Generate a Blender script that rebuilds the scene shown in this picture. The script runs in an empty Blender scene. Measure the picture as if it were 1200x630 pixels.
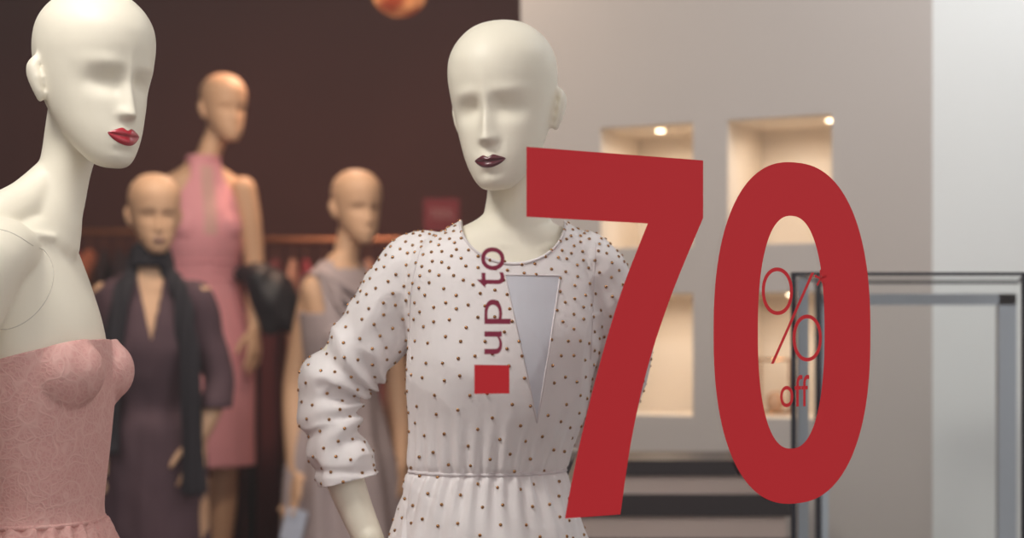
import bpy, bmesh, math, random
import numpy as np
from mathutils import Vector, Matrix, noise
from mathutils.bvhtree import BVHTree
random.seed(7)
C = bpy.context
scene = C.scene
try:
    scene.view_settings.view_transform = 'Standard'
    scene.view_settings.look = 'None'
except Exception: pass
EYE = 1.5   # camera height

# ------------------------------------------------------------ materials
def srgb(r, g, b):
    f = lambda c: (c/255/12.92) if c/255 <= .04045 else ((c/255+.055)/1.055)**2.4
    return (f(r), f(g), f(b), 1)
def mat(name, col, rough=.5, metal=0, bump=0, bscale=80, vary=0, vscale=5, sss=0, coat=0, sheen=0, emit=None, estr=0, aniso=None):
    m = bpy.data.materials.new(name); m.use_nodes = True
    nt = m.node_tree; N = nt.nodes; L = nt.links
    b = N['Principled BSDF']
    b.inputs['Base Color'].default_value = col
    b.inputs['Roughness'].default_value = rough
    b.inputs['Metallic'].default_value = metal
    if sss:
        b.inputs['Subsurface Weight'].default_value = sss
        b.inputs['Subsurface Radius'].default_value = (.02, .015, .01)
        b.inputs['Subsurface Scale'].default_value = .5
    if coat: b.inputs['Coat Weight'].default_value = coat; b.inputs['Coat Roughness'].default_value = .25
    if sheen: b.inputs['Sheen Weight'].default_value = sheen
    if emit: b.inputs['Emission Color'].default_value = emit; b.inputs['Emission Strength'].default_value = estr
    tc = N.new('ShaderNodeTexCoord'); mp = N.new('ShaderNodeMapping')
    L.new(tc.outputs['Object'], mp.inputs['Vector'])
    if aniso: mp.inputs['Scale'].default_value = aniso
    if vary:
        n = N.new('ShaderNodeTexNoise'); n.inputs['Scale'].default_value = vscale; n.inputs['Detail'].default_value = 4
        L.new(mp.outputs[0], n.inputs['Vector'])
        mx = N.new('ShaderNodeMix'); mx.data_type = 'RGBA'
        mx.inputs[6].default_value = tuple(c*(1-vary) for c in col[:3])+(1,)
        mx.inputs[7].default_value = tuple(min(1, c*(1+vary)) for c in col[:3])+(1,)
        L.new(n.outputs['Fac'], mx.inputs[0]); L.new(mx.outputs[2], b.inputs['Base Color'])
    if bump:
        n2 = N.new('ShaderNodeTexNoise'); n2.inputs['Scale'].default_value = bscale; n2.inputs['Detail'].default_value = 6
        L.new(mp.outputs[0], n2.inputs['Vector'])
        bp = N.new('ShaderNodeBump'); bp.inputs['Strength'].default_value = bump; bp.inputs['Distance'].default_value = .003
        L.new(n2.outputs['Fac'], bp.inputs['Height']); L.new(bp.outputs[0], b.inputs['Normal'])
    return m

M_WHITE = mat('mannequin_white', srgb(245, 238, 220), .5, bump=.02, bscale=30)
M_SKIN = mat('mannequin_beige', srgb(214, 172, 138), .55, bump=.02, bscale=30)
M_JOINT = mat('joint_line', srgb(205, 197, 182), .6, bump=.02)
M_LIPR = mat('lips_red', srgb(176, 12, 40), .3, coat=.5, bump=.05, bscale=200)
M_LIPD = mat('lips_maroon', srgb(92, 14, 34), .3, coat=.5, bump=.05, bscale=200)
M_BLOUSE = mat('blouse_white', srgb(242, 236, 236), .6, bump=.3, bscale=14, sheen=.2)
M_PANEL = mat('blouse_panel', srgb(214, 215, 224), .5, bump=.2, bscale=30)
M_GOLD = mat('gold_stud', srgb(164, 118, 76), .22, 1, bump=.02)
M_DARKDRESS = mat('plum_dress', srgb(80, 57, 66), .8, bump=.3, bscale=30, vary=.2, vscale=6)
M_SCARF = mat('scarf_black', srgb(28, 25, 34), .8, bump=.4, bscale=40)
M_PINKDRESS = mat('pink_dress', srgb(226, 156, 164), .7, bump=.3, bscale=40, vary=.1)
M_PINKSHEER = mat('pink_sheer', srgb(210, 164, 156), .7, bump=.3, bscale=60)
M_TAUPE = mat('taupe_dress', srgb(172, 156, 156), .7, bump=.3, bscale=30, vary=.1)
M_SEAM = mat('seam_white', srgb(222, 214, 216), .6, bump=.1)
M_BLACK = mat('black_leather', srgb(26, 22, 28), .5, bump=.3, bscale=30)
M_CHROME = mat('chrome', srgb(190, 192, 196), .2, 1, bump=.01)
M_ALU = mat('aluminium', srgb(178, 186, 196), .4, .3, bump=.02)
M_DARKMET = mat('dark_metal', srgb(34, 38, 50), .4, .5, bump=.02)
M_RED = mat('red_vinyl', srgb(186, 16, 30), .7, bump=.02, bscale=5)
M_PURPLE = mat('plum_vinyl', srgb(128, 22, 56), .65, bump=.02, bscale=5)

def lace():
    m = bpy.data.materials.new('pink_lace'); m.use_nodes = True
    nt = m.node_tree; N = nt.nodes; L = nt.links; b = N['Principled BSDF']; b.inputs['Roughness'].default_value = .7
    tc = N.new('ShaderNodeTexCoord')
    nz = N.new('ShaderNodeTexNoise'); nz.inputs['Scale'].default_value = 16; nz.inputs['Detail'].default_value = 2
    add = N.new('ShaderNodeMix'); add.data_type = 'RGBA'; add.blend_type = 'LINEAR_LIGHT'; add.inputs[0].default_value = .07
    v = N.new('ShaderNodeTexVoronoi'); v.feature = 'DISTANCE_TO_EDGE'; v.inputs['Scale'].default_value = 30
    v2 = N.new('ShaderNodeTexVoronoi'); v2.feature = 'DISTANCE_TO_EDGE'; v2.inputs['Scale'].default_value = 150
    L.new(tc.outputs['Object'], nz.inputs['Vector']); L.new(tc.outputs['Object'], add.inputs[6]); L.new(nz.outputs['Color'], add.inputs[7])
    L.new(add.outputs[2], v.inputs['Vector']); L.new(tc.outputs['Object'], v2.inputs['Vector'])
    r = N.new('ShaderNodeMapRange'); r.inputs['From Max'].default_value = .12; r.inputs['To Min'].default_value = .75; r.inputs['To Max'].default_value = 0
    L.new(v.outputs['Distance'], r.inputs['Value'])
    r2 = N.new('ShaderNodeMapRange'); r2.inputs['From Max'].default_value = .25; r2.inputs['To Min'].default_value = .45; r2.inputs['To Max'].default_value = 0
    L.new(v2.outputs['Distance'], r2.inputs['Value'])
    mxx = N.new('ShaderNodeMath'); mxx.operation = 'MAXIMUM'; L.new(r.outputs[0], mxx.inputs[0]); L.new(r2.outputs[0], mxx.inputs[1])
    mx = N.new('ShaderNodeMix'); mx.data_type = 'RGBA'
    mx.inputs[6].default_value = srgb(220, 162, 156); mx.inputs[7].default_value = srgb(234, 190, 182)
    L.new(mxx.outputs[0], mx.inputs[0]); L.new(mx.outputs[2], b.inputs['Base Color'])
    bp = N.new('ShaderNodeBump'); bp.inputs['Strength'].default_value = .5; bp.inputs['Distance'].default_value = .0014
    L.new(mxx.outputs[0], bp.inputs['Height']); L.new(bp.outputs[0], b.inputs['Normal'])
    return m
M_LACE = lace()

def glass_mat(name, refl=1.0, tint=(1, 1, 1, 1)):
    m = bpy.data.materials.new(name); m.use_nodes = True
    nt = m.node_tree; N = nt.nodes; L = nt.links
    for n in list(N):
        if n.type == 'BSDF_PRINCIPLED': N.remove(n)
    out = [n for n in N if n.type == 'OUTPUT_MATERIAL'][0]
    t = N.new('ShaderNodeBsdfTransparent'); t.inputs[0].default_value = tint
    g = N.new('ShaderNodeBsdfGlossy'); g.inputs['Roughness'].default_value = .02
    f = N.new('ShaderNodeFresnel'); f.inputs['IOR'].default_value = 1.45
    mu = N.new('ShaderNodeMath'); mu.operation = 'MULTIPLY'; mu.inputs[1].default_value = refl
    L.new(f.outputs[0], mu.inputs[0])
    mx = N.new('ShaderNodeMixShader'); L.new(mu.outputs[0], mx.inputs[0]); L.new(t.outputs[0], mx.inputs[1]); L.new(g.outputs[0], mx.inputs[2])
    L.new(mx.outputs[0], out.inputs['Surface'])
    return m
M_GLASS = glass_mat('window_glass', 1.0)
M_CGLASS = glass_mat('case_glass', .8, (.94, .96, .96, 1))

# ------------------------------------------------------------ geometry helpers
class Geo:
    def __init__(s): s.v = []; s.f = []
    def add(s, v, f):
        o = len(s.v); s.v += [tuple(p) for p in v]; s.f += [tuple(i+o for i in q) for q in f]
def cr(a, b, c, d, t):
    return .5*((2*b)+(-a+c)*t+(2*a-5*b+4*c-d)*t*t+(-a+3*b-3*c+d)*t*t*t)
def resample(rows, sub):
    A = [np.array(r, float) for r in rows]; out = []
    for i in range(len(A)-1):
        a = A[max(i-1, 0)]; b = A[i]; c = A[i+1]; d = A[min(i+2, len(A)-1)]
        for k in range(sub): out.append(cr(a, b, c, d, k/sub))
    out.append(A[-1]); return out
def rings_to_geo(geo, rings, n, closed=False):
    v = [p for r in rings for p in r]; f = []
    R = len(rings)
    for i in range(R if closed else R-1):
        j = (i+1) % R
        for k in range(n):
            k2 = (k+1) % n
            f.append((i*n+k, i*n+k2, j*n+k2, j*n+k))
    if not closed:
        c0 = sum(rings[0], Vector())/n; c1 = sum(rings[-1], Vector())/n
        a = len(v); v.append(c0); v.append(c1)
        for k in range(n):
            k2 = (k+1) % n
            f.append((a, k2, k)); f.append((a+1, (R-1)*n+k, (R-1)*n+k2))
    geo.add(v, f)
def sweep(geo, pts, rad, side=None, n=20, sub=5, cap=True, closed=False):
    rows = []
    for p, r in zip(pts, rad):
        ra, rb = (r if isinstance(r, (tuple, list)) else (r, r)); rows.append((p[0], p[1], p[2], ra, rb))
    if closed: S = [np.array(r, float) for r in rows]
    else: S = resample(rows, sub)
    P = [Vector(s[:3]) for s in S]; R = [(max(s[3], .0003), max(s[4], .0003)) for s in S]
    if side is None:
        T0 = (P[-1]-P[0]).normalized() if not closed else Vector((0, 0, 1))
        side = Vector((1, 0, 0)) if abs(T0.x) < .8 else Vector((0, 1, 0))
    rings = []; T = None
    L = len(P)
    def ring(c, A, B, ra, rb): return [c+A*(math.cos(2*math.pi*k/n)*ra)+B*(math.sin(2*math.pi*k/n)*rb) for k in range(n)]
    for i in range(L):
        if closed: t = (P[(i+1) % L]-P[i-1]).normalized()
        else: t = (P[min(i+1, L-1)]-P[max(i-1, 0)]).normalized()
        A = (side-t*t.dot(side)).normalized(); B = t.cross(A)
        if i == 0 and cap and not closed:
            for ang in (80, 55, 28):
                a = math.radians(ang); rings.append(ring(P[0]-t*(min(R[0])*math.sin(a)), A, B, R[0][0]*math.cos(a), R[0][1]*math.cos(a)))
        rings.append(ring(P[i], A, B, *R[i]))
        if i == L-1 and cap and not closed:
            for ang in (28, 55, 80):
                a = math.radians(ang); rings.append(ring(P[i]+t*(min(R[i])*math.sin(a)), A, B, R[i][0]*math.cos(a), R[i][1]*math.cos(a)))
    rings_to_geo(geo, rings, n, closed)
def loft(geo, rows, M, n=48, sub=4, e=2.0):
    rows = [tuple(r)+(0,)*(5-len(r)) for r in rows]   # z rx ry yc xc
    rings = []
    for s in resample(rows, sub):
        z, rx, ry, yc, xc = s; rg = []
        for k in range(n):
            a = 2*math.pi*k/n; c = math.cos(a); d = math.sin(a)
            x = math.copysign(abs(c)**(2/e), c)*rx; y = math.copysign(abs(d)**(2/e), d)*ry
            rg.append(M @ Vector((xc+x, yc+y, z)))
        rings.append(rg)
    rings_to_geo(geo, rings, n)
def ellipsoid(geo, c, r, M=Matrix(), n=20):
    rings = []
    for i in range(1, n//2):
        a = math.pi*i/(n//2)
        rings.append([M @ Vector((c[0]+r[0]*math.sin(a)*math.cos(2*math.pi*k/n), c[1]+r[1]*math.sin(a)*math.sin(2*math.pi*k/n), c[2]+r[2]*math.cos(a))) for k in range(n)])
    rings_to_geo(geo, rings, n)
def box(geo, x0, x1, y0, y1, z0, z1, M=Matrix()):
    v = [M @ Vector(p) for p in ((x0,y0,z0),(x1,y0,z0),(x1,y1,z0),(x0,y1,z0),(x0,y0,z1),(x1,y0,z1),(x1,y1,z1),(x0,y1,z1))]
    geo.add(v, [(0,3,2,1),(4,5,6,7),(0,1,5,4),(1,2,6,5),(2,3,7,6),(3,0,4,7)])
def mesh_of(geo, name='m'):
    me = bpy.data.meshes.new(name); me.from_pydata(geo.v, [], geo.f); me.update(); return me
def obj(name, me, m=None, parent=None, smooth=True, loc=None):
    o = bpy.data.objects.new(name, me); scene.collection.objects.link(o)
    if m is not None:
        if not me.materials: me.materials.append(m)
    if smooth: me.polygons.foreach_set('use_smooth', [True]*len(me.polygons))
    if parent is not None:
        o.parent = parent; o.matrix_parent_inverse = parent.matrix_basis.inverted()
    return o
def gobj(name, geo, m, parent=None, smooth=True):
    me = mesh_of(geo, name)
    bm = bmesh.new(); bm.from_mesh(me); bmesh.ops.recalc_face_normals(bm, faces=bm.faces); bm.to_mesh(me); bm.free()
    return obj(name, me, m, parent, smooth)
def empty(name, loc):
    e = bpy.data.objects.new(name, None); e.location = loc; e.empty_display_size = .1
    scene.collection.objects.link(e); e.matrix_basis = Matrix.Translation(loc); return e
def remesh(geo, voxel, it):
    me = mesh_of(geo); o = bpy.data.objects.new('tmp', me); scene.collection.objects.link(o)
    r = o.modifiers.new('r', 'REMESH'); r.mode = 'VOXEL'; r.voxel_size = voxel
    if it: s = o.modifiers.new('s', 'SMOOTH'); s.factor = .5; s.iterations = it
    C.view_layer.update()
    me2 = bpy.data.meshes.new_from_object(o.evaluated_get(C.evaluated_depsgraph_get()))
    bpy.data.objects.remove(o); bpy.data.meshes.remove(me)
    return me2
def getco(me):
    a = np.empty(len(me.vertices)*3, np.float32); me.vertices.foreach_get('co', a); return a.reshape(-1, 3).astype(float)
def setco(me, a): me.vertices.foreach_set('co', a.astype(np.float32).ravel()); me.update()
def getno(me):
    a = np.empty(len(me.vertices)*3, np.float32); me.vertices.foreach_get('normal', a); return a.reshape(-1, 3).astype(float)
def displace(me, fn):
    co = getco(me); no = getno(me)
    d = np.array([fn(c) for c in co]); setco(me, co+no*d[:, None])
def bisect(me, p, nrm):
    bm = bmesh.new(); bm.from_mesh(me)
    bmesh.ops.bisect_plane(bm, geom=bm.verts[:]+bm.edges[:]+bm.faces[:], plane_co=p, plane_no=nrm, clear_outer=True)
    bm.to_mesh(me); bm.free()
def cut(me, inside, snap=None):
    bm = bmesh.new(); bm.from_mesh(me)
    dele = [f for f in bm.faces if inside(f.calc_center_median())]
    fs = set(dele); vs = {v for f in dele for v in f.verts if any(g not in fs for g in v.link_faces)}
    bmesh.ops.delete(bm, geom=dele, context='FACES')
    if snap:
        for v in vs:
            if v.is_valid: v.co = snap(v.co)
    bm.to_mesh(me); bm.free()
def bvh_of(me):
    return BVHTree.FromPolygons([v.co.copy() for v in me.vertices], [tuple(p.vertices) for p in me.polygons])
def solid(o, t=.003, off=-1):
    m = o.modifiers.new('thick', 'SOLIDIFY'); m.thickness = t; m.offset = off; return o

# ------------------------------------------------------------ heads
HEAD = [(-.115,.012,.014,-.064),(-.111,.023,.026,-.061),(-.101,.033,.038,-.054),(-.086,.043,.050,-.043),(-.066,.0525,.063,-.030),(-.042,.0610,.075,-.015),
        (-.012,.0685,.086,-.003),(.018,.0740,.094,.004),(.045,.0765,.097,.006),(.070,.0735,.093,.007),(.091,.063,.079,.008),(.107,.047,.058,.008),(.116,.030,.037,.008),(.120,.012,.014,.008)]
def add_head(geo, M, ears=True):
    loft(geo, HEAD, M, n=56, sub=4)
    if ears:
        for sx in (-1, 1):
            sweep(geo, [M @ Vector((sx*.069, .012, -.036)), M @ Vector((sx*.076, .016, -.018)), M @ Vector((sx*.080, .024, .004)), M @ Vector((sx*.077, .022, .017))],
                  [(.004, .007), (.005, .012), (.0055, .014), (.004, .008)], side=(M.to_3x3() @ Vector((1, 0, 0))).normalized(), n=12)
def face_features(me, M, k=1.0):
    co = getco(me); Mi = np.array(M.inverted())
    h = np.c_[co, np.ones(len(co))] @ Mi.T; x, y, z = h[:, 0], h[:, 1], h[:, 2]
    m = (z > -.125) & (z < .11) & (abs(x) < .085) & (y < -.01) & (y > -.13)
    w = np.clip((-y-.012)/.035, 0, 1)
    g = lambda x0, z0, sx, sz: np.exp(-((x-x0)/sx)**2-((z-z0)/sz)**2)
    d = np.zeros(len(co))
    for s in (-1, 1):
        d += .0110*g(s*.031, -.008, .021, .0155)+.0050*g(s*.016, -.003, .009, .013)
        d -= .0030*g(s*.032, .018, .024, .009)
        d -= .0032*g(s*.0095, -.044, .0055, .006)
    kk = np.clip((.022-z)/.068, 0, 1)
    hgt = (.0015+.0165*kk**1.2)*np.where(z < -.046, np.exp(-((z+.046)/.0065)**2), np.where(z > .022, np.exp(-((z-.022)/.02)**2), 1))
    d -= hgt*np.exp(-(x/(.0066+.0040*kk))**2)
    d -= .0030*g(0, -.076, .024, .018)+.0020*g(0, -.103, .018, .011)
    d -= .002*g(0, -.071, .016, .005)+.003*g(0, -.083, .014, .006)
    d += .0015*g(0, -.093, .016, .005)
    d = np.where(m, d*w*k, 0)
    ax = np.array(M.to_3x3() @ Vector((0, 1, 0)))
    setco(me, co+ax[None, :]*d[:, None])
def add_lips(me, M, m, parent, w=.0235, hu=.0095, hl=.0105, zc=-.0765):
    bv = bvh_of(me); R = M.to_3x3(); dr = (R @ Vector((0, 1, 0))).normalized(); nx, nz = 41, 17
    V = []; F = []
    for j in range(nz):
        t = -1+2*j/(nz-1)
        for i in range(nx):
            u = -1+2*i/(nx-1); x = u*w; q = max(0, 1-u*u)
            up = hu*(q**.9)-.0026*math.exp(-(x/.0045)**2)+.0012*math.exp(-((abs(x)-.008)/.005)**2)*q; lo = -hl*q**.75
            z = zc+.0025*u*u+(up*t if t > 0 else -lo*t)
            o = M @ Vector((x, -.25, z)); hit = bv.ray_cast(o, dr)[0]
            if hit is None: hit = M @ Vector((x, -.09, z))
            b = .0007+(.0026*math.sin(math.pi*min(1, abs(t)))**.8-.0006*math.exp(-(t/.12)**2))*q**.5
            V.append(hit-dr*b)
    for j in range(nz-1):
        for i in range(nx-1): a = j*nx+i; F.append((a, a+1, a+1+nx, a+nx))
    g = Geo(); g.add(V, F); gobj('lips', g, m, parent)
def hand(geo, wrist, dr, side, sc=1.0, curl=.35):
    dr = Vector(dr).normalized(); side = (Vector(side)-dr*dr.dot(Vector(side))).normalized(); nrm = dr.cross(side)
    W = Vector(wrist)
    sweep(geo, [W-dr*.02*sc, W+dr*.02*sc, W+dr*.06*sc, W+dr*.088*sc], [(.024*sc, .018*sc), (.029*sc, .016*sc), (.037*sc, .014*sc), (.036*sc, .011*sc)], side=side, n=16)
    for k, (o, l) in enumerate(((.029, .070), (.010, .080), (-.009, .074), (-.027, .058))):
        b = W+dr*(.075-.004*abs(k-1))*sc+side*o*sc
        d1 = (dr+side*(.10-.06*k)+nrm*curl*.5).normalized(); d2 = (d1+nrm*curl*.7).normalized(); d3 = (d2+nrm*curl*.7).normalized()
        p1 = b+d1*l*.5*sc; p2 = p1+d2*l*.32*sc; p3 = p2+d3*l*.22*sc
        sweep(geo, [b, p1, p2, p3], [.0088*sc, .0080*sc, .0072*sc, .0060*sc], n=10, sub=3)
    b = W+dr*.018*sc+side*.022*sc; d1 = (dr*.75+side*.65+nrm*.35).normalized(); p1 = b+d1*.042*sc; p2 = p1+(d1+dr*.5).normalized()*.028*sc; p3 = p2+(d1+dr).normalized()*.02*sc
    sweep(geo, [b, p1, p2, p3], [.013*sc, .0105*sc, .0090*sc, .0070*sc], n=10, sub=3)
def legs(geo, M, drop, stance=.0):
    k = drop/1.52
    for s in (-1, 1):
        P = [(s*.082, .0, -.60), (s*.088, -.01, -.76), (s*.078, -.015, -.95), (s*.070, -.01, -1.06), (s*.070, .012, -1.18), (s*.066, .018, -1.34), (s*.066, .022, -1.43)]
        P = [M @ Vector((a, b, c*k)) for a, b, c in P]
        sweep(geo, P, [.085, .078, .058, .047, .050, .034, .028], n=20)
        A = P[-1]; R = M.to_3x3()
        sweep(geo, [A+R @ Vector((0, .012, .01)), A+R @ Vector((0, -.01, -.03*k)), A+R @ Vector((0, -.07, -.06*k)), A+R @ Vector((0, -.125, -.074*k))], [(.026, .026), (.027, .026), (.033, .018), (.024, .010)], side=R @ Vector((1, 0, 0)), n=14)
def base_plate(parent, x, y, z):
    g = Geo(); M = Matrix.Translation((x, y, z))
    loft(g, [(0.0005, .17, .17), (.004, .172, .172), (.009, .168, .168), (.010, .160, .160)], M, n=48, sub=1)
    sweep(g, [Vector((x, y+.05, z+.005)), Vector((x, y+.05, z+.2)), Vector((x, y+.04, z+.33))], [.008]*3, n=12)
    gobj('base_plate', g, M_CHROME, parent)
def TR(x, y, z, yaw, roll=0, pitch=0, s=1, sz=1):
    return Matrix.Translation((x, y, z)) @ Matrix.Rotation(math.radians(yaw), 4, 'Z') @ Matrix.Rotation(math.radians(roll), 4, 'Y') @ Matrix.Rotation(math.radians(pitch), 4, 'X') @ Matrix.Diagonal((s, s, s*sz, 1))
def shrink(rows, d): return [(r[0], max(r[1]-d, .02), max(r[2]-d, .02))+tuple(r[3:]) for r in rows]
def ringtrim(geo, me, cx, cy, z, r, tilt=(0, 0), n=120, off=0.0, R0=.6):
    bv = bvh_of(me); P = []
    for k in range(n):
        a = 2*math.pi*k/n; d = Vector((math.cos(a), math.sin(a), 0)); zz = z+tilt[0]*math.cos(a)+tilt[1]*math.sin(a)
        hit = bv.ray_cast(Vector((cx, cy, zz))+d*R0, -d)[0]
        if hit: P.append(hit+d*off)
    sweep(geo, P, [r]*len(P), side=Vector((0, 0, 1)), n=8, closed=True)

FLOOR = .15
def figure(cx_ref, depth):
    """figure-local grid: 1 unit = S metres, x measured about the shop's view axis, z about eye height"""
    S = depth/2000.0
    return S, (lambda a, b, y=0.0: Vector(((a-600)*S, depth+y, EYE+(395-b)*S)))

# ============================================================ mannequin A (pink bustier)
def mannequin_bustier():
    D = 2.4; S, P = figure(60, D)
    nb = P(44, 250); E = empty('mannequin', (nb.x, nb.y, FLOOR))
    M = TR(nb.x, nb.y, nb.z, 84); MS = TR(nb.x, nb.y, nb.z, 92)
    R = M.to_3x3()
    rows = [(-.004,.050,.044,.004),(-.018,.078,.050,.010),(-.038,.110,.055,.014),(-.065,.124,.060,.010),(-.10,.128,.068,.004),(-.15,.128,.080,-.002),(-.20,.128,.086,-.006),(-.26,.126,.088,-.006),
            (-.32,.118,.084,-.004),(-.38,.108,.079,-.004),(-.42,.106,.077,-.004),(-.48,.125,.088,0),(-.56,.155,.105,.008),(-.64,.168,.112,.012),(-.70,.160,.105,.012),(-.74,.13,.08,.01)]
    g = Geo(); loft(g, rows, M)
    H = TR(*P(111, 95, -.01), 46, 3, 5, 1.03, 1.03)
    add_head(g, H)
    sweep(g, [H @ Vector((0, .030, -.01)), H @ Vector((0, .036, -.065)), P(74, 195, .012), P(65, 225, .01), P(55, 252, .005), P(48, 285, 0)], [.040, .040, .0365, .041, .049, .054], n=28)
    sweep(g, [P(60, 205, .01), P(38, 238, -.02), P(14, 262, -.06), P(-12, 292, -.105)], [.028, .034, .037, .042], n=20)
    sweep(g, [P(62, 222, .02), P(44, 250, .06), P(36, 285, .11)], [.030, .034, .038], n=20)
    sweep(g, [M @ Vector((-.012, -.037, -.040)), M @ Vector((-.055, -.035, -.036)), M @ Vector((-.105, -.008, -.034))], [.008, .006, .008], n=10)
    for s in (-1, 1):
        ellipsoid(g, (s*.060, -.048, -.235), (.050, .045, .055), M)
    for s in (-1, 1):
        sh = MS @ Vector((s*.138, .030, -.072)); el = MS @ Vector((s*.200, .13, -.34)); wr = MS @ Vector((s*.155, .03, -.55))
        sweep(g, [MS @ Vector((s*.09, .018, -.060)), sh, sh.lerp(el, .35), sh.lerp(el, .75), el, el.lerp(wr, .3), el.lerp(wr, .75), wr],
              [.045, .050, .047, .040, .035, .036, .027, .022], n=24)
        hand(g, wr, R @ Vector((-s*.2, -.35, -.8)), R @ Vector((0, -1, 0)))
    legs(g, M, nb.z-FLOOR-.012)
    me = remesh(g, .003, 14); face_features(me, H)
    obj('body', me, M_WHITE, E); add_lips(me, H, M_LIPR, E, w=.0245, hu=.0105, hl=.0115, zc=-.0745)
    bv = bvh_of(me)
    for s in (-1, 1):
        seam = []
        for k in range(96):
            a = 2*math.pi*k/96; o = MS @ Vector((s*.4, .018+.058*math.cos(a), -.098+.066*math.sin(a)))
            hit = bv.ray_cast(o, MS.to_3x3() @ Vector((-s, 0, 0)))[0]
            if hit and (MS.inverted() @ hit).x*s > .05: seam.append(hit)
        gs = Geo()
        if len(seam) > 90: sweep(gs, seam, [.0006]*len(seam), n=6, sub=1); gobj('shoulder_joint', gs, M_JOINT, E)
    # bodice
    g = Geo(); bd = [(r[0], r[1]+.006, r[2]+.006)+tuple(r[3:]) for r in rows if -.5 < r[0] < -.08]
    loft(g, bd, M)
    for s in (-1, 1):
        ellipsoid(g, (s*.060, -.054, -.222), (.060, .054, .060), M, n=32)
        ellipsoid(g, (s*.062, -.074, -.222), (.042, .042, .044), M, n=32)
    b = remesh(g, .003, 10)
    Mi = M.inverted()
    def fold(c):
        l = Mi @ Vector(c); n_ = noise.noise(Vector((l.x*22, l.y*22, l.z*9)))
        return .0030*n_*max(0, min(1, (-.26-l.z)/.05))
    displace(b, fold)
    top = M @ Vector((0, -.09, -.178)); bisect(b, top, (R @ Vector((0, .28, 1))).normalized())
    zw = nb.z-.432
    bisect(b, Vector((0, 0, zw)), Vector((0, 0, -1)))
    solid(obj('bodice', b, M_LACE, E), .004, 0)
    g = Geo(); bv = bvh_of(b)
    for s in (-1, 1):
        pts = []
        for k in range(25):
            t = k/24; x = s*(.004+.112*t); z = -.212-.058*math.sin(math.pi*(t*.9+.08))
            o = M @ Vector((x, -.3, z)); h = bv.ray_cast(o, R @ Vector((0, 1, 0)))[0]
            if h: pts.append(h)
        sweep(g, pts, [.0014]*len(pts), n=8, sub=2)
        pts = []
        for k in range(20):
            z = -.19-.235*k/19; h = bv.ray_cast(M @ Vector((s*(.062-.014*k/19), -.3, z)), R @ Vector((0, 1, 0)))[0]
            if h: pts.append(h)
        if len(pts) > 3: sweep(g, pts, [.0010]*len(pts), n=8, sub=2)
    gobj('bodice_seams', g, M_LACE, E)
    g = Geo(); ringtrim(g, b, nb.x, nb.y, zw+.002, .004); gobj('waist_piping', g, M_LACE, E)
    g = Geo()
    loft(g, [(-.425,.112,.084,-.004),(-.445,.122,.094,-.004),(-.50,.150,.118,0),(-.60,.185,.155,.005),(-.80,.235,.21,.005),(-1.0,.27,.25,.005),(-1.04,.27,.25,.005)], M, n=96)
    sk = remesh(g, .006, 3)
    def fold(c):
        l = Mi @ Vector(c); a = math.atan2(l.y, l.x); t = min(1, max(0, (-.42-l.z)/.25))
        return (.003+.012*t)*math.sin(a*26+2.5*noise.noise(Vector((l.x*5, l.y*5, l.z*2))))
    displace(sk, fold); bisect(sk, M @ Vector((0, 0, -1.02)), Vector((0, 0, -1))); bisect(sk, M @ Vector((0, 0, -.430)), Vector((0, 0, 1)))
    solid(obj('skirt', sk, M_LACE, E), .003)
    base_plate(E, nb.x, nb.y, FLOOR)
mannequin_bustier()

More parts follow.
